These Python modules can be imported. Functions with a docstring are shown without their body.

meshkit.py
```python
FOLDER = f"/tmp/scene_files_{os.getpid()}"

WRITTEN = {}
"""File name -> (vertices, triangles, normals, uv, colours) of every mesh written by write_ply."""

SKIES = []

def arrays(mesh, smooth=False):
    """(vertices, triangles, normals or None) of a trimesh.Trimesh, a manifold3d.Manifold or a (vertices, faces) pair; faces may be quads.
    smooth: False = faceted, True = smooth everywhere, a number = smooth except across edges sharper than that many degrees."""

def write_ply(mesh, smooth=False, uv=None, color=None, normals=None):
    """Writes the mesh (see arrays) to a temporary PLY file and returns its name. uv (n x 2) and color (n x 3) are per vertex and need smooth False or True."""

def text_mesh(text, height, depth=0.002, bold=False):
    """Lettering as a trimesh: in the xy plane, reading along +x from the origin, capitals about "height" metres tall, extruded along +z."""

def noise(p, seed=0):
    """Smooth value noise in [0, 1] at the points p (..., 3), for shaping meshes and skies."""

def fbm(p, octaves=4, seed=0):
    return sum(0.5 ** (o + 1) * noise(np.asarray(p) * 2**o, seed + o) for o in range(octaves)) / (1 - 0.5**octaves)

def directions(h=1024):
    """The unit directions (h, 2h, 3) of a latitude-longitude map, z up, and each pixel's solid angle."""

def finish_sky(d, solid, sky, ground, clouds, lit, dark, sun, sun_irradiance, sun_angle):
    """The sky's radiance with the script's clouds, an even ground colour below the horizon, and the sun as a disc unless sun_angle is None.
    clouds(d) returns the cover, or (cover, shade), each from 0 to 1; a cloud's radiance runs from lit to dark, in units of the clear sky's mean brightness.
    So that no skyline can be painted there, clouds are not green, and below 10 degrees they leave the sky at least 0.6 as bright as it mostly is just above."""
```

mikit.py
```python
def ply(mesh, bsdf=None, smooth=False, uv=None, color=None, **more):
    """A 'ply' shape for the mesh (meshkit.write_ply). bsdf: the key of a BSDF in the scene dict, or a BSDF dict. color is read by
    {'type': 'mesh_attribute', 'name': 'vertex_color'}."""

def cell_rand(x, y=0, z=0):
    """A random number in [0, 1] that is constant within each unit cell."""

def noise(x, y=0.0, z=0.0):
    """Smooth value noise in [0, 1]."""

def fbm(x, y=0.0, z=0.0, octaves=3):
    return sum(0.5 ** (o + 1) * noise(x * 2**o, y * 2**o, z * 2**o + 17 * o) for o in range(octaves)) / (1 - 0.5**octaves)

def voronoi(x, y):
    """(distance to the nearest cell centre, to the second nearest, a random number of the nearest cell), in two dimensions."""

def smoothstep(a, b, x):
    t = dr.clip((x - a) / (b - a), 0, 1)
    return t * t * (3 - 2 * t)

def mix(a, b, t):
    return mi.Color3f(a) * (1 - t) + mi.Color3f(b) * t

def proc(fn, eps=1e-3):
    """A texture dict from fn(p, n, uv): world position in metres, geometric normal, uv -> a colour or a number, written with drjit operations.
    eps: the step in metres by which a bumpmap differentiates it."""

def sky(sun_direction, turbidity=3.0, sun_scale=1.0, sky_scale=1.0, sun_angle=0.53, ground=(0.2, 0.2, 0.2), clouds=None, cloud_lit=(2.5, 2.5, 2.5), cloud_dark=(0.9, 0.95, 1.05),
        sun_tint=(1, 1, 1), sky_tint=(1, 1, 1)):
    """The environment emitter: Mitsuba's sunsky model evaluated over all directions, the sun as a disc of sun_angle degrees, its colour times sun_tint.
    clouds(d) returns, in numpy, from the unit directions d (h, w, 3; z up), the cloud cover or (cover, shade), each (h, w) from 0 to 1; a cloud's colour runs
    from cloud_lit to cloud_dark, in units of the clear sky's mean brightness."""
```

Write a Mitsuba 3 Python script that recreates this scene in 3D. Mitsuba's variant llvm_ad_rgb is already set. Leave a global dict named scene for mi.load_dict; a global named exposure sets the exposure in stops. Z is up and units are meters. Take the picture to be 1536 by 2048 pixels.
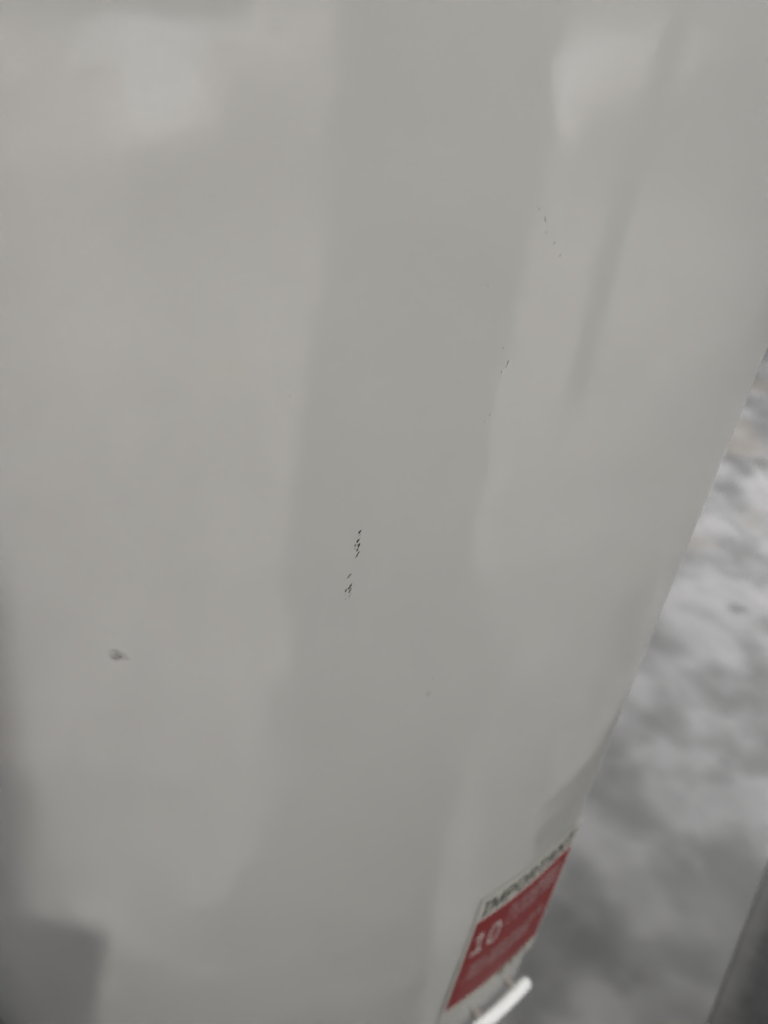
import math, random
import numpy as np, trimesh, manifold3d as m3, drjit as dr
import mitsuba as mi, mikit, meshkit
from shapely.geometry import Polygon
from shapely import affinity
from mikit import noise, fbm, smoothstep, mix

T = mi.ScalarTransform4f
rng = np.random.default_rng(7)
scene, labels = {}, {}

# ------------------------------------------------------------------ camera, light, exposure
CAM = np.array([0.0, 0.0, 1.2])                       # a phone held at chest height, looking down
RIGHT, UP, FWD = np.array([0.9978, 0.0, 0.0664]), np.array([-0.0526, 0.6101, 0.7906]), np.array([0.0405, 0.7923, -0.6087])
scene['camera'] = {
    'type': 'thinlens', 'fov': 53.0, 'fov_axis': 'x', 'aperture_radius': 0.0020, 'focus_distance': 0.305,
    'near_clip': 0.004, 'far_clip': 120.0,
    'to_world': T().look_at(origin=CAM.tolist(), target=(CAM + FWD).tolist(), up=UP.tolist())}
exposure = 0.48
AMBIENT = 0.215
KEY_AT = np.array([0.86, -1.26, 4.2])
scene['room_light'] = {'type': 'constant', 'sampling_weight': 5.0, 'radiance': {'type': 'rgb', 'value': [AMBIENT * 0.965, AMBIENT * 1.0, AMBIENT * 1.045]}}


def area(rgb):
    return {'type': 'area', 'radiance': {'type': 'rgb', 'value': [float(c) for c in rgb]}}


# ------------------------------------------------------------------ materials
def rgb(c):
    return {'type': 'rgb', 'value': [float(v) for v in c]}


def rough(name, c, alpha=0.3, ior=1.5):
    scene[name] = {'type': 'twosided', 'bsdf': {'type': 'roughplastic', 'diffuse_reflectance': c if isinstance(c, dict) else rgb(c),
                   'alpha': alpha, 'int_ior': ior, 'nonlinear': False}}


def lacquer_color(p, n, uv):
    # white lacquer with a greasy smudge (a stain with a shape of its own) and a hint of uneven tone
    base = mix((0.602, 0.600, 0.575), (0.615, 0.611, 0.585), fbm(p.x * 9, p.y * 9, p.z * 5))
    s, z = uv.x, uv.y
    warp = (noise(s * 420, z * 420, 3.0) - 0.5) * 0.0016
    d = dr.sqrt(dr.square((s + 0.0125 + warp) / 0.0050) + dr.square((z - 0.9417 - warp) / 0.0048))
    k = (1 - smoothstep(0.2, 1.05, d)) * (0.42 + 0.75 * noise(s * 700, z * 700, 1.0)) * 0.72
    d2 = dr.sqrt(dr.square((s - 0.1292) / 0.0024) + dr.square((z - 0.900) / 0.0044))
    k2 = (1 - smoothstep(0.2, 1.0, d2)) * noise(s * 1300, z * 1300, 9.0) * 0.25
    return mix(base, (0.13, 0.125, 0.105), dr.clip(k + k2, 0, 0.8))


rough('white_lacquer', mikit.proc(lacquer_color), 0.010, 1.7)
rough('white_plastic', (0.88, 0.88, 0.88), 0.12)


def paper_color(p, n, uv):
    return mix((0.70, 0.69, 0.62), (0.74, 0.72, 0.66), noise(p.x * 300, p.y * 300, p.z * 300))


rough('bracket_shadow_brown', (0.30, 0.27, 0.24), 0.3)  # brownish tone stands in for the shadow beside the bar
rough('label_paper', mikit.proc(paper_color), 0.35)
rough('label_red', (0.32, 0.008, 0.011), 0.3)
rough('label_ink', (0.06, 0.065, 0.056), 0.4)
rough('label_white_ink', (0.75, 0.66, 0.65), 0.4)
rough('label_faint_ink', (0.68, 0.47, 0.47), 0.4)
for i, c in enumerate(((0.055, 0.053, 0.045), (0.15, 0.145, 0.125), (0.46, 0.455, 0.425), (0.54, 0.535, 0.505))):
    rough(f'scuff_{i}', c, 0.4)


def floor_color(p, n, uv):
    w = fbm(p.x * 3.1, p.y * 3.1, 5.0) * 1.3
    st = fbm(p.x * 15 + p.y * 4 + w * 2.2, p.y * 4 + w * 1.2, 2.0)           # trowel sweeps
    bl = fbm(p.x * 11 + w, p.y * 11 - w, 8.0, 3)
    t = smoothstep(0.18, 0.86, 0.2 * st + 0.8 * bl)
    c = mix((0.135, 0.135, 0.133), (0.31, 0.305, 0.306), t)
    c = mix(c, (0.22, 0.20, 0.175), 0.75 * smoothstep(0.55, 0.8, fbm(p.x * 5 + 9, p.y * 5, 1.0)))
    spots = mi.Float(0)
    for x, y, r in ((0.894, 1.268, 0.035), (0.900, 1.02, 0.03), (0.55, 0.40, 0.03), (1.20, 1.90, 0.05)):      # old oil drips
        d = dr.sqrt(dr.square(p.x - x) + dr.square((p.y - y) * 1.3)) / r + 0.5 * (noise(p.x * 40, p.y * 40, 3.0) - 0.5)
        spots = dr.maximum(spots, 1 - smoothstep(0.3, 1.1, d))
    return mix(c, (0.13, 0.13, 0.125), 0.7 * spots)


rough('concrete', mikit.proc(floor_color), 0.22, 1.5)


def shadow_sheet_color(p, n, uv):  # colour of a cast shadow, laid on a thin sheet
    shade_tone = mix((0.036, 0.036, 0.037), (0.062, 0.062, 0.063), noise(p.x * 260, p.y * 260, p.z * 260))
    edge = (p.x - 0.545) * 0.790 - (p.y - 0.432) * 0.613            # long side, faded like the penumbra of a shadow
    penumbra = 1 - smoothstep(0.000, 0.045, edge + 0.014 * (noise(p.x * 60, p.y * 60, 2.0) - 0.5))
    return mix(shade_tone, (0.17, 0.168, 0.162), 0.85 * penumbra)


rough('shadow_sheet_tone', mikit.proc(shadow_sheet_color), 0.6)
rough('lamp_metal', (0.7, 0.7, 0.7), 0.3)
rough('dark_cloth', (0.025, 0.027, 0.035), 0.6)
rough('trouser_cloth', (0.03, 0.035, 0.06), 0.6)
rough('skin', (0.42, 0.25, 0.18), 0.4)
rough('hair', (0.03, 0.022, 0.016), 0.4)
rough('phone_body', (0.03, 0.03, 0.033), 0.2)
rough('shoe', (0.05, 0.05, 0.05), 0.4)

# ------------------------------------------------------------------ helpers


def obj(key, mesh, bsdf, smooth=False, **kw):
    k, i = key, 0
    while k in scene:
        i += 1
        k = f'{key}_{i:03d}'
    scene[k] = mikit.ply(mesh, bsdf, smooth=smooth, **kw)
    return k


def tag(k, label=None, cat=None, group=None, kind=None):
    d = {}
    if label: d['label'] = label
    if cat: d['category'] = cat
    if group: d['group'] = group
    if kind: d['kind'] = kind
    labels[k] = d


X0, Y0, R = -0.085, 0.2245, 0.4                      # the cabinet's bowed front: an arc of 40 cm radius


def onfront(s, z, off=0.0):
    """A point of the bowed front: s metres along the arc, height z, off metres proud of it."""
    th = np.asarray(s, float) / R
    r = R + np.asarray(off, float)
    return np.stack(np.broadcast_arrays(X0 + r * np.sin(th), Y0 + R - r * np.cos(th), np.asarray(z, float)), -1)


def ripple(s, z):
    """The faint unevenness of the lacquered sheet, in metres."""
    q = np.stack([np.asarray(s) * 15, np.asarray(z) * 15, np.zeros(np.shape(s))], -1)
    return (meshkit.noise(q, 3) - 0.5) * 0.00095 + (meshkit.noise(q * [2.1, 2.6, 1] + 7, 5) - 0.5) * 0.00026


# ------------------------------------------------------------------ floor
g = 34.0
obj('floor', (np.array([[-g, -g, 0], [g, -g, 0], [g, g, 0], [-g, g, 0]]), np.array([[0, 1, 2, 3]])), 'concrete')
tag('floor', 'mottled grey concrete floor', None, kind='structure')

# ------------------------------------------------------------------ cabinet
S1 = 0.3025                                         # where the front ends and the corner begins


def plan():
    """Closed outline of the cabinet seen from above, with its arc lengths; front first, from left to right."""
    s = np.linspace(-0.47, S1, 210)
    s = s[s > -0.3025]
    front = onfront(s, 0)[:, :2]

    def corner(p, th, sign, rc=0.016, n=14):
        tang = np.array([math.cos(th), sign * math.sin(th)]) if sign > 0 else None
        c = p + rc * np.array([-math.sin(th), math.cos(th)])
        a = np.linspace(th, math.radians(90), n)[1:]
        return np.stack([c[0] + rc * np.sin(a), c[1] - rc * np.cos(a)], 1)
    right = corner(front[-1], S1 / R, 1)
    mirror = lambda q: np.stack([2 * X0 - q[:, 0], q[:, 1]], 1)
    back = np.array([[right[-1, 0], 0.82], [right[-1, 0] - 0.012, 0.832]])
    left = mirror(right)[::-1]
    pts = np.vstack([front, right, back, mirror(back)[::-1], left])
    arc = np.concatenate([s, np.full(len(pts) - len(s), -9.0)])
    k = len(s)
    arc[k:k + len(right)] = S1 + np.cumsum(np.linalg.norm(np.diff(np.vstack([front[-1:], right]), axis=0), axis=1))
    return pts, arc


def cabinet_body():
    pts, arc = plan()
    n = len(pts)
    rows = np.concatenate([[0.062, 0.066, 0.075], np.arange(0.12, 0.40, 0.04), np.arange(0.40, 1.32, 0.004), [1.36, 1.388, 1.396, 1.400]])
    inset = np.interp(rows, [0.062, 0.066, 0.075, 0.1, 1.388, 1.396, 1.400], [0.010, 0.004, 0.0, 0.0, 0.0, 0.004, 0.012])
    cen = np.array([X0, 0.5])
    nrm = np.roll(pts, -1, 0) - np.roll(pts, 1, 0)
    nrm = np.stack([nrm[:, 1], -nrm[:, 0]], 1)
    nrm /= np.linalg.norm(nrm, axis=1, keepdims=True)
    V, UV = [], []
    front = (arc > -0.31) & (arc <= S1 + 1e-6)
    for z, ins in zip(rows, inset):
        wob = ripple(arc, np.full(n, z))
        fade = np.clip((S1 - arc) / 0.03, 0, 1) * front
        p = pts + nrm * (wob * fade - ins)[:, None]
        V.append(np.column_stack([p, np.full(n, z)]))
        UV.append(np.column_stack([arc, np.full(n, z)]))
    V, UV = np.vstack(V), np.vstack(UV)
    m = len(rows)
    i, j = np.meshgrid(np.arange(m - 1), np.arange(n), indexing='ij')
    a, b = i * n + j, i * n + (j + 1) % n
    q = np.stack([a, b, b + n, a + n], -1).reshape(-1, 4)
    F = np.vstack([q[:, [0, 1, 2]], q[:, [0, 2, 3]]])
    caps = []
    for row, flip in ((0, True), (m - 1, False)):
        ring = row * n + np.arange(n)
        V = np.vstack([V, [[cen[0], cen[1], rows[row]]]])
        UV = np.vstack([UV, [[-9, rows[row]]]])
        c = len(V) - 1
        f = np.stack([ring, np.roll(ring, -1), np.full(n, c)], 1)
        caps.append(f[:, ::-1] if flip else f)
    return trimesh.Trimesh(V, np.vstack([F] + caps), process=False), UV


body, body_uv = cabinet_body()
obj('white_cabinet__body', body, 'white_lacquer', smooth=True, uv=body_uv)
tag('white_cabinet', 'tall glossy white cabinet with bowed front, small dark scuffs and a short white bar', 'cabinet')
pl, _ = plan()
poly = Polygon(pl).buffer(-0.03)
foot = trimesh.creation.extrude_polygon(poly, 0.0605, engine='earcut')
obj('white_cabinet__plinth', foot, 'phone_body')

# bar handle, bent along the front, below the label


def capsule_path(path, rad, bulge=1.0, sides=28, cap=8):
    path = np.asarray(path, float)
    t = np.gradient(path, axis=0)
    t /= np.linalg.norm(t, axis=1, keepdims=True)
    pre = [path[0] - t[0] * rad * math.cos(a) for a in np.linspace(0.02, math.pi / 2, cap)[:-1]]
    prr = [rad * math.sin(a) for a in np.linspace(0.02, math.pi / 2, cap)[:-1]]
    post = [path[-1] + t[-1] * rad * math.cos(a) for a in np.linspace(math.pi / 2, 0.02, cap)[1:]]
    por = [rad * math.sin(a) for a in np.linspace(math.pi / 2, 0.02, cap)[1:]]
    p = np.vstack([pre, path, post])
    r = np.concatenate([prr, np.full(len(path), rad), por])
    tt = np.vstack([np.repeat(t[:1], cap - 1, 0), t, np.repeat(t[-1:], cap - 1, 0)])
    zz = np.array([0, 0, 1.0])
    a = np.cross(tt, zz)
    a /= np.linalg.norm(a, axis=1, keepdims=True)
    b = np.cross(a, tt)
    ang = np.arange(sides) * 2 * np.pi / sides
    V = p[:, None] + r[:, None, None] * (np.cos(ang)[None, :, None] * a[:, None] * bulge + np.sin(ang)[None, :, None] * b[:, None])
    n = len(p)
    i, j = np.meshgrid(np.arange(n - 1), np.arange(sides), indexing='ij')
    q = np.stack([i * sides + j, i * sides + (j + 1) % sides, (i + 1) * sides + (j + 1) % sides, (i + 1) * sides + j], -1).reshape(-1, 4)
    V = np.vstack([V.reshape(-1, 3), p[:1], p[-1:]])
    k = np.arange(sides)
    f0 = np.stack([np.full(sides, len(V) - 2), (k + 1) % sides, k], 1)
    f1 = np.stack([np.full(sides, len(V) - 1), (n - 1) * sides + k, (n - 1) * sides + (k + 1) % sides], 1)
    m = trimesh.Trimesh(V, np.vstack([q[:, [0, 1, 2]], q[:, [0, 2, 3]], f0, f1]), process=False)
    m.fix_normals()
    return m


BZ, BOFF = 0.382, 0.015
obj('white_cabinet__bar', capsule_path(onfront(np.linspace(0.232, 0.294, 24), BZ, BOFF), 0.0062), 'white_plastic', smooth=True)
tag('white_cabinet__bar', 'bright white rounded bar just below the red label')
for s in (0.240, 0.284):
    c = onfront(s, BZ - 0.001, -0.001)
    e = onfront(s, BZ - 0.001, BOFF - 0.003)
    obj('white_cabinet__bar__bracket', capsule_path([c, (c + e) / 2, e], 0.0042), 'bracket_shadow_brown', smooth=True)

# scuffs: thin flecks of dark rubber on the lacquer: (s, z) metres, length, width, lean, darkness
def fleck(s, z, ln, wd, ang, seed, off=0.00030):
    r = np.random.default_rng(seed)
    n = 14
    a = np.arange(n) * 2 * np.pi / n
    rr = 1 + 0.35 * (r.random(n) - 0.5)
    x = np.cos(a) * ln / 2 * rr
    y = np.sin(a) * wd / 2 * rr
    ss = s + x * math.sin(ang) - y * math.cos(ang)
    zz = z + x * math.cos(ang) + y * math.sin(ang)
    V = np.vstack([onfront(ss, zz, off + ripple(ss, zz)), onfront(ss, zz, -0.001), onfront([s], [z], off + 0.0001 + ripple([s], [z]))])
    k = np.arange(n)
    f = np.vstack([np.stack([k, (k + 1) % n, np.full(n, 2 * n)], 1), np.stack([k + n, (k + 1) % n + n, (k + 1) % n], 1), np.stack([k + n, (k + 1) % n, k], 1)])
    return trimesh.Trimesh(V, f, process=False)


FLECKS = [
    (0.0889, 1.0099, 0.0021, 0.00061, 0.49, 0), (0.089, 1.0082, 0.0011, 0.00033, 0.95, 2), (0.0883, 1.0053, 0.0024, 0.00062, 0.56, 0), (0.089, 1.0065, 0.001, 0.00031, 0.52, 2),
    (0.0888, 1.0033, 0.0013, 0.00052, 0.85, 0), (0.0888, 1.0027, 0.002, 0.00055, 0.38, 1), (0.0873, 1.0031, 0.0012, 0.00038, 0.56, 1), (0.0876, 1.0025, 0.0008, 0.00029, 0.67, 2),
    (0.0872, 1.0012, 0.0013, 0.00033, 0.72, 2), (0.0883, 1.0008, 0.0018, 0.00041, 0.43, 1), (0.0884, 0.9981, 0.0033, 0.00048, 0.43, 1), (0.0856, 0.987, 0.0031, 0.00044, 0.61, 1),
    (0.0838, 0.9854, 0.0012, 0.00032, 0.42, 3), (0.0861, 0.9809, 0.0032, 0.0006, 0.48, 0), (0.0845, 0.9789, 0.0019, 0.00055, 0.4, 1), (0.0862, 0.9786, 0.0029, 0.00045, 0.4, 1),
    (0.0863, 0.9758, 0.0029, 0.0004, 0.21, 2), (0.0844, 0.9767, 0.001, 0.00035, 0.52, 3), (0.0845, 0.974, 0.0013, 0.0004, 0.38, 3), (0.1391, 1.1485, 0.0005, 0.00036, 0.0, 3),
    (0.1411, 1.1316, 0.0008, 0.00038, 0.17, 3), (0.1452, 1.1241, 0.0008, 0.00039, 0.17, 3), (0.1492, 1.1205, 0.0008, 0.00039, 0.17, 2), (0.1525, 1.1161, 0.0009, 0.0004, 0.14, 3),
    (0.1275, 1.1075, 0.0006, 0.00039, 0.2, 3), (0.1371, 1.0844, 0.0009, 0.00042, 0.14, 2), (0.1382, 1.0751, 0.001, 0.00043, 0.12, 3), (0.1364, 1.0577, 0.001, 0.00044, 0.24, 3),
    (0.1346, 1.055, 0.0008, 0.00045, 0.17, 3), (0.14, 1.0785, 0.0019, 0.00038, 0.07, 2), (0.1396, 1.077, 0.0013, 0.00034, 0.51, 3), (0.1441, 1.1281, 0.0018, 0.0003, -0.49, 3),
    (0.0621, 1.0713, 0.0008, 0.00044, 0.32, 3), (0.1274, 1.1075, 0.0006, 0.00043, 0.2, 3), (0.1301, 0.9121, 0.0013, 0.00064, 0.1, 3),
]
for i, (s, z, ln, wd, ang, dark) in enumerate(FLECKS):
    obj('white_cabinet__scuff_mark', fleck(s, z, ln, wd, ang, i), f'scuff_{dark}')

# ------------------------------------------------------------------ label, stuck on the front
LS0, LZ1, LW, LH, TILT = 0.2030, 0.6350, 0.1050, 0.229, 0.12


def lab(u, v, off):
    """Label coordinates in metres (u to the right, v downwards from its top left corner) to the bowed front."""
    u, v = np.asarray(u, float), np.asarray(v, float)
    return onfront(LS0 + u - 0.05 * v * (1 - u / LW), LZ1 - v + TILT * u, off + 0.0015 * np.clip((u / LW - 0.8) / 0.2, 0, 1) ** 2)


def sheet(u0, u1, v0, v1, off, thick=0.00025, n=24):
    u, v = np.meshgrid(np.linspace(u0, u1, n), np.linspace(v0, v1, n), indexing='ij')
    lift = off
    top, bot = lab(u, v, lift).reshape(-1, 3), lab(u, v, lift - thick).reshape(-1, 3)
    i, j = np.meshgrid(np.arange(n - 1), np.arange(n - 1), indexing='ij')
    q = np.stack([i * n + j, i * n + j + 1, (i + 1) * n + j + 1, (i + 1) * n + j], -1).reshape(-1, 4)
    N = n * n
    rim = np.concatenate([np.arange(n) * n, (n - 1) * n + np.arange(1, n), np.arange(n - 2, -1, -1) * n + n - 1, np.arange(n - 2, 0, -1)])
    r2 = np.roll(rim, -1)
    side = np.stack([rim, r2, r2 + N, rim + N], 1)
    m = trimesh.Trimesh(np.vstack([top, bot]), np.vstack([x[:, k] for x in (q, q[:, ::-1] + N, side) for k in ([0, 1, 2], [0, 2, 3])]), process=False)
    m.fix_normals()
    return m


def lettering(text, u0, u1, v0, v1, off, bold=False, depth=0.0003):
    m = meshkit.text_mesh(text, 0.02, depth, bold)
    m = m.subdivide_to_size(0.006) if len(text) < 12 else m
    b = m.bounds
    u = u0 + (m.vertices[:, 0] - b[0, 0]) / (b[1, 0] - b[0, 0]) * (u1 - u0)
    v = v1 - (m.vertices[:, 1] - b[0, 1]) / (b[1, 1] - b[0, 1]) * (v1 - v0)
    m.vertices = lab(u, v, off + m.vertices[:, 2])
    return m


def scribble(u0, u1, v, h, seed, off):
    """A line of small print too blurred to read: letter-like bars and bowls, no words."""
    r = np.random.default_rng(seed)
    parts, u = [], u0
    while u < u1 - 0.003:
        if r.random() < 0.24:
            u += 0.0022
            continue
        w = r.uniform(0.0019, 0.0030)
        kind = r.integers(0, 4)
        st = 0.00055
        segs = [(u, u + st, v, v + h)] if kind == 3 else [(u, u + st, v, v + h), (u + w - st, u + w, v + h * 0.1 * r.integers(0, 4), v + h)]
        if kind in (0, 1): segs.append((u, u + w, v + h - st, v + h))
        if kind in (0, 2): segs.append((u, u + w, v, v + st))
        for k, (a, b, c, d) in enumerate(segs):
            parts.append(sheet(a, b, c, d, off + 0.00003 * k, 0.0002, 2))
        u += (st if kind == 3 else w) + 0.0009
    return trimesh.util.concatenate(parts)


RV0, RV1 = 0.038, 0.197
obj('warning_label__card', sheet(0, LW, 0, LH, 0.0012), 'label_paper', smooth=25)
obj('warning_label__red_panel', sheet(0.0035, LW - 0.003, RV0, RV1, 0.0017), 'label_red', smooth=25)
obj('warning_label__heading', lettering('IMPORTANT', 0.005, LW - 0.005, 0.0085, 0.0295, 0.0015, False), 'label_ink')
obj('warning_label__number', lettering('10', 0.008, 0.034, 0.063, 0.098, 0.0020, False), 'label_white_ink')
P = [scribble(0.040, 0.098, 0.052, 0.013, 1, 0.0021), scribble(0.040, 0.096, 0.071, 0.013, 2, 0.0021),
     scribble(0.010, 0.098, 0.122, 0.012, 3, 0.0021), scribble(0.010, 0.085, 0.140, 0.010, 4, 0.0021)]
for m in P:
    obj('warning_label__small_print', m, 'label_faint_ink')
obj('warning_label__foot_print', scribble(0.060, 0.098, 0.203, 0.009, 6, 0.0016), 'label_ink')
tag('warning_label', 'white label with large red panel and the heading IMPORTANT, low on the white cabinet', 'label')

# ------------------------------------------------------------------ dark sheet standing in for a shadow on the floor


def shadow_sheet():
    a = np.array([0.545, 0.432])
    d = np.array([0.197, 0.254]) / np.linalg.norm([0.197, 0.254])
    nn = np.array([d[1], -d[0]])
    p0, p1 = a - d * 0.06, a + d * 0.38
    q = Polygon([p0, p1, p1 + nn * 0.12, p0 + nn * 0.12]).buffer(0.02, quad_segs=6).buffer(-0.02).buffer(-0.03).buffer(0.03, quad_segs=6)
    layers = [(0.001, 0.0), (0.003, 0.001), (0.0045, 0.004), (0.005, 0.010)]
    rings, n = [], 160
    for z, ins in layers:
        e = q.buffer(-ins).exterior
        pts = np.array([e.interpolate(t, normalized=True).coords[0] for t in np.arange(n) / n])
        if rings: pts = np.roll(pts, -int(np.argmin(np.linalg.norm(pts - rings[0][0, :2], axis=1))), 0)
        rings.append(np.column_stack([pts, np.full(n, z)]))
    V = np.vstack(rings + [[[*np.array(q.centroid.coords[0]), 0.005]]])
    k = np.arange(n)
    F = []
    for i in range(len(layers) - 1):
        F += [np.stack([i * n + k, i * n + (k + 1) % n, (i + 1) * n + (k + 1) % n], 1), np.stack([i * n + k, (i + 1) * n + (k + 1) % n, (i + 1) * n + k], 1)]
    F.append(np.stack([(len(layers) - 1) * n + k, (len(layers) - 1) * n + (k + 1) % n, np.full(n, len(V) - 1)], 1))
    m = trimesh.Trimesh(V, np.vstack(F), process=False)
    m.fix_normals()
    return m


obj('shadow_sheet', shadow_sheet(), 'shadow_sheet_tone', smooth=40)
tag('shadow_sheet', 'dark sheet standing in for a soft shadow on the grey concrete floor', 'shadow')

# ------------------------------------------------------------------ the photographer (behind the lens: seen only as shadow and reflection)


def hull_chain(joints, bones):
    out = m3.Manifold()
    for a, b in bones:
        balls = [m3.Manifold.sphere(joints[k][1], 24).translate(list(map(float, joints[k][0]))) for k in (a, b)]
        out += m3.Manifold.batch_hull(balls)
    return out


def soft(man, length=0.02, it=12):
    m = man.refine_to_length(length).to_mesh()
    t = trimesh.Trimesh(m.vert_properties[:, :3], m.tri_verts)
    trimesh.smoothing.filter_taubin(t, iterations=it)
    return t


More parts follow.
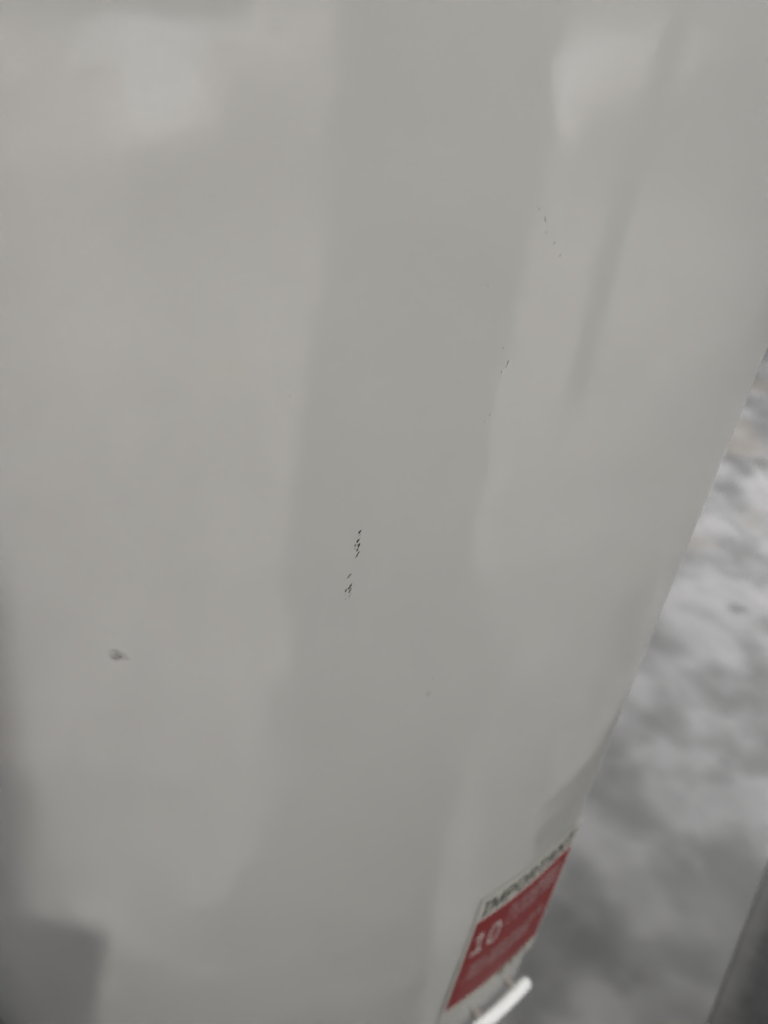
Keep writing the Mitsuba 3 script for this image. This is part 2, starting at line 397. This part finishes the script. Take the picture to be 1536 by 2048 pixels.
def photographer():
    J = dict(pelvis=((0.40, -0.53, 0.95), 0.145), pelvis2=((0.62, -0.55, 0.95), 0.13), waist=((0.41, -0.48, 1.12), 0.14), waist2=((0.66, -0.52, 1.12), 0.11),
             chest=((0.21, -0.33, 1.40), 0.13), sl=((0.05, -0.28, 1.49), 0.062), sr=((0.44, -0.40, 1.46), 0.070),
             cl=((0.215, -0.52, 0.24), 0.095), cr=((0.36, -0.54, 0.24), 0.105),
             el=((-0.22, -0.40, 1.27), 0.047), er=((0.52, -0.46, 1.20), 0.050),
             wl=((-0.175, -0.14, 1.18), 0.031), wr=((0.60, -0.42, 0.98), 0.036),
             hl=((0.36, -0.56, 0.90), 0.10), hr=((0.56, -0.56, 0.90), 0.10),
             kl=((0.25, -0.53, 0.50), 0.075), kr=((0.46, -0.55, 0.50), 0.075),
             al=((0.19, -0.50, 0.10), 0.055), ar=((0.37, -0.54, 0.10), 0.055))
    shirt = hull_chain(J, [('pelvis', 'pelvis2'), ('pelvis', 'cl'), ('pelvis2', 'cr'), ('pelvis', 'cr'), ('cl', 'cr'), ('pelvis', 'waist'), ('pelvis2', 'waist2'), ('waist', 'waist2'), ('waist2', 'chest'), ('waist', 'chest'), ('waist', 'pelvis2'), ('chest', 'sl'), ('chest', 'sr'), ('sl', 'el'), ('sr', 'er'), ('el', 'wl'), ('er', 'wr')])
    coat = soft(shirt, 0.016)
    nv = np.array(coat.vertex_normals)                          # rolls added to scallop the coat edge mirrored in the lacquer
    coat.vertices = coat.vertices + nv * (0.034 * np.abs(np.sin(np.pi * (coat.vertices[:, 2:3] + 0.02) / 0.105)) - 0.016)
    obj('person__coat', coat, 'dark_cloth', smooth=True)
    legs = hull_chain(J, [('hl', 'hr'), ('hl', 'kl'), ('hr', 'kr'), ('kl', 'al'), ('kr', 'ar')])
    obj('person__trousers', soft(legs), 'trouser_cloth', smooth=True)
    for x, y in ((0.19, -0.50), (0.37, -0.54)):
        s = m3.Manifold.batch_hull([m3.Manifold.sphere(0.045, 20).translate([x, y - 0.03, 0.05]), m3.Manifold.sphere(0.040, 20).translate([x - 0.01, y + 0.17, 0.042])])
        obj('person__shoe', soft(s, 0.015, 5), 'shoe', smooth=True)
    H = np.array(HEAD)
    look = np.array([0.0, 0.75, -0.66])
    upv = np.array([0.0, 0.66, 0.75])

    def sp(r, f, u, x=0.0):
        return m3.Manifold.sphere(r, 28).translate((H + look * f + upv * u + np.array([x, 0, 0])).tolist())
    head = m3.Manifold.batch_hull([sp(0.082, -0.015, 0.03), sp(0.060, 0.035, 0.02), sp(0.034, 0.045, -0.085), sp(0.05, 0.0, -0.05)])
    head += m3.Manifold.batch_hull([sp(0.010, 0.085, 0.0), sp(0.014, 0.100, -0.025)])
    head += m3.Manifold.batch_hull([sp(0.007, 0.078, -0.062, -0.02), sp(0.007, 0.078, -0.062, 0.02)])
    for sx in (-1, 1):
        head += m3.Manifold.batch_hull([sp(0.012, -0.01, 0.02, sx * 0.082), sp(0.009, -0.005, -0.025, sx * 0.080)])
    head += m3.Manifold.batch_hull([sp(0.055, -0.04, -0.06), m3.Manifold.sphere(0.062, 24).translate([0.20, -0.32, 1.49])])
    obj('person__head', soft(head, 0.010, 6), 'skin', smooth=True)
    for sx in (-1, 1):
        obj('person__head__eye', trimesh.creation.icosphere(3, 0.011).apply_translation(H + look * 0.082 + upv * 0.012 + np.array([sx * 0.031, 0, 0])), 'white_plastic', smooth=True)
    cap = m3.Manifold.batch_hull([sp(0.090, -0.020, 0.035), sp(0.075, -0.035, 0.0), sp(0.055, 0.035, 0.055)])
    obj('person__hair', soft(cap, 0.010, 4), 'hair', smooth=True)

    # hands: palm behind the phone's lower edge, four fingers round its side, thumb on the screen side
    for side in (-1,):                                 # the other hand is in the coat pocket
        w = np.array(J['wl' if side < 0 else 'wr'][0])
        edge = PH + RIGHT * (PX0 - 0.004 if side < 0 else PX1 + 0.004) + UP * 0.010
        hand = m3.Manifold()
        palm = edge - UP * 0.025 - FWD * 0.030
        hand += m3.Manifold.batch_hull([m3.Manifold.sphere(0.026, 18).translate(w.tolist()), m3.Manifold.sphere(0.020, 18).translate((palm + UP * 0.02).tolist()), m3.Manifold.sphere(0.018, 18).translate((palm - UP * 0.03).tolist())])
        for k in range(4):
            base = palm + UP * (0.028 - 0.019 * k)
            mid = edge + RIGHT * side * 0.008 - UP * (0.000 + 0.017 * k) - FWD * 0.004
            tip = edge - RIGHT * side * (0.012 + 0.004 * (k in (1, 2))) - UP * (-0.003 + 0.017 * k) + FWD * (-0.0005)
            for a, b in ((base, mid), (mid, tip)):
                hand += m3.Manifold.batch_hull([m3.Manifold.sphere(0.0078, 14).translate(a.tolist()), m3.Manifold.sphere(0.0070, 14).translate(b.tolist())])
        t0, t1, t2 = palm + UP * 0.01, edge - UP * 0.02 - FWD * 0.028, edge - RIGHT * side * 0.022 - UP * 0.008 - FWD * 0.023
        for a, b in ((t0, t1), (t1, t2)):
            hand += m3.Manifold.batch_hull([m3.Manifold.sphere(0.010, 14).translate(a.tolist()), m3.Manifold.sphere(0.0088, 14).translate(b.tolist())])
        obj('person__hand', soft(hand, 0.005, 3), 'skin', smooth=True)
    tag('person', 'person in a long dark coat with added rolls before the cabinet, holding up a phone', 'person')


PX0, PX1, PY0, PY1 = -0.138, 0.011, -0.066, 0.012     # the phone's edges round its lens, seen from the screen side
PH = CAM - FWD * 0.006
HEAD = (-0.001, -0.15, 1.650)
corner = Polygon([(PX0, PY0), (PX1, PY0), (PX1, PY1), (PX0, PY1)]).buffer(-0.009).buffer(0.009, quad_segs=8)
ph = trimesh.creation.extrude_polygon(corner, 0.008, engine='earcut')
M = np.eye(4)
ROLL = math.radians(-10)
M[:3, 0], M[:3, 1] = RIGHT * math.cos(ROLL) + UP * math.sin(ROLL), UP * math.cos(ROLL) - RIGHT * math.sin(ROLL)
M[:3, 2], M[:3, 3] = -FWD, PH
ph.apply_transform(M)
obj('phone__case', ph, 'phone_body', smooth=30)
scr = trimesh.creation.extrude_polygon(corner.buffer(-0.003), 0.0006, engine='earcut')
M[:3, 3] = PH - FWD * 0.0082
scr.apply_transform(M)
obj('phone__screen', scr, 'phone_body')
tag('phone', 'black phone in the hand of the person before the cabinet', 'phone')
photographer()

# ------------------------------------------------------------------ lamps overhead, out of the frame: a key spot plus added fill spots


def downlight(at, radius, radiance, label, toward=None, group=None):
    """A round can lamp with its glowing disc facing TOWARD (straight down if None)."""
    at = np.array(at, float)
    z = np.array([0, 0, -1.0]) if toward is None else (np.array(toward) - at) / np.linalg.norm(np.array(toward) - at)
    x = np.cross(z, [0.3, 1, 0.1]); x /= np.linalg.norm(x)
    y = np.cross(z, x)
    Mx = np.eye(4)
    Mx[:3, 0], Mx[:3, 1], Mx[:3, 2], Mx[:3, 3] = x, y, z, at
    can = trimesh.creation.revolve(np.array([[0, -0.14], [radius * 1.25, -0.14], [radius * 1.35, 0.02], [radius * 1.2, 0.02], [radius * 1.08, -0.01], [0, -0.01]]), sections=40)
    can.apply_transform(Mx)
    k = 'ceiling_lamp'
    i = 0
    while f'{k}__can' in scene:
        i += 1
        k = f'ceiling_lamp_{i:03d}'
    obj(f'{k}__can', can, 'lamp_metal', smooth=30)
    a = np.arange(40) * 2 * np.pi / 40
    v = np.vstack([np.stack([np.cos(a) * radius, np.sin(a) * radius, 0 * a], 1), [[0, 0, 0]]])
    j = np.arange(40)
    dsk = trimesh.Trimesh(v, np.stack([j, (j + 1) % 40, np.full(40, 40)], 1), process=False)
    dsk.apply_transform(Mx)
    kk = obj(f'{k}__disc', dsk, 'white_plastic')
    if radiance is not None:
        scene[kk]['emitter'] = {**area(radiance), 'sampling_weight': 6.0}
    tag(k, label, 'lamp', group)


KEY = 6200.0
downlight(KEY_AT, 0.038, (KEY, KEY * 0.985, KEY * 0.94), 'bright round spot lamp high above and beside the cabinet')

# added fill spots in downlight cans, each kept to the floor it brightens
def beam(x, y, power, cut, soft_at, label, tint=(1, 0.89, 0.86), group=None):
    downlight((x, y, 3.6), 0.05, None, label, group=group)
    k, i = 'fill_beam', 0
    while k in scene:
        i += 1
        k = f'fill_beam_{i:03d}'
    scene[k] = {'type': 'spot', 'intensity': rgb([power * c for c in tint]), 'cutoff_angle': cut, 'beam_width': soft_at,
                'to_world': T().look_at(origin=[x, y, 3.57], target=[x, y + 1e-4, 0], up=[1, 0, 0])}


BACK = 53.0  # strength of the spots added for the bright floor in the reflection
for x, y, power, cut in ((-1.5, -2.0, 1.1, 36), (1.3, -2.0, 1.1, 36), (3.5, -0.8, 1.2, 34), (-2.2, -5.4, 3.3, 52), (3.6, -5.4, 3.7, 52), (-1.0, -13.0, 60.0, 66), (11.0, -9.0, 45.0, 66)):
    beam(x, y, BACK * power, cut, 14 if power < 2 else 6 if power < 10 else 30, 'added downlight brightening the floor mirrored in the cabinet', group='added downlights behind the person')
beam(1.4, 1.65, 46.0, 23, 4, 'added downlight brightening the floor beyond the cabinet', (1, 0.99, 1.0))

# an added post, itself unseen, puts a narrow dark streak in the lacquer
post = m3.CrossSection.square([0.11, 0.11], True).offset(0.015, m3.JoinType.Round, circular_segments=24).extrude(2.4).translate([2.02, -0.55, 0.0])
pm = post.to_mesh()
obj('added_post', trimesh.Trimesh(pm.vert_properties[:, :3], pm.tri_verts), 'dark_cloth')
tag('added_post', 'dark square post added to put a narrow streak in the cabinet reflection', 'post')

# an added padded case, itself unseen, widens the dark band in the lacquer
def padded_case(cx, cy, wx, wy, z0, z1):
    """A soft case: a rounded box whose padding bulges between its seams."""
    zs, n = np.linspace(z0, z1, 120), 64
    a = np.arange(n) * 2 * np.pi / n
    c, s = np.cos(a), np.sin(a)
    r = 1.0 / (np.abs(c) ** 6 + np.abs(s) ** 6) ** (1 / 6)
    V = []
    for z in zs:
        end = np.clip(min(z - z0, z1 - z) / 0.03, 0, 1)
        b = 0.030 * abs(math.sin(math.pi * z / 0.13)) - 0.014 - 0.03 * (1 - math.sqrt(1 - (1 - end) ** 2))
        o = 0.012 * math.sin(z * 9.0) + 0.008 * math.sin(z * 23.0)
        V.append(np.column_stack([cx + o + (wx / 2 + b) * r * c, cy + (wy / 2 + b) * r * s, np.full(n, z)]))
    m = len(zs)
    V = np.vstack(V + [[[cx, cy, z0], [cx, cy, z1]]])
    k = np.arange(n)
    F = [np.stack([np.full(n, m * n), (k + 1) % n, k], 1), np.stack([np.full(n, m * n + 1), (m - 1) * n + k, (m - 1) * n + (k + 1) % n], 1)]
    for t in range(m - 1):
        F += [np.stack([t * n + k, t * n + (k + 1) % n, (t + 1) * n + (k + 1) % n], 1), np.stack([t * n + k, (t + 1) * n + (k + 1) % n, (t + 1) * n + k], 1)]
    return trimesh.Trimesh(V, np.vstack(F), process=False)


obj('added_case__shell', padded_case(0.77, -0.62, 0.32, 0.38, 0.05, 1.27), 'dark_cloth', smooth=50)
for dx in (-0.11, 0.11):
    for dy in (-0.14, 0.14):
        w = trimesh.creation.cylinder(0.028, 0.024, sections=28)
        w.apply_transform(trimesh.transformations.rotation_matrix(math.pi / 2, [0, 1, 0]))
        obj('added_case__wheel', w.apply_translation([0.77 + dx, -0.62 + dy, 0.0285]), 'phone_body', smooth=30)
obj('added_case__handle', capsule_path(np.array([[0.70, -0.62, 1.31], [0.77, -0.62, 1.315], [0.84, -0.62, 1.31]]), 0.011), 'lamp_metal', smooth=True)
for x in (0.70, 0.84):
    obj('added_case__handle__stem', trimesh.creation.cylinder(0.008, 0.045, sections=20).apply_translation([x, -0.62, 1.288]), 'lamp_metal', smooth=30)
tag('added_case', 'tall dark padded case on wheels, added to widen the mirrored dark band', 'case')
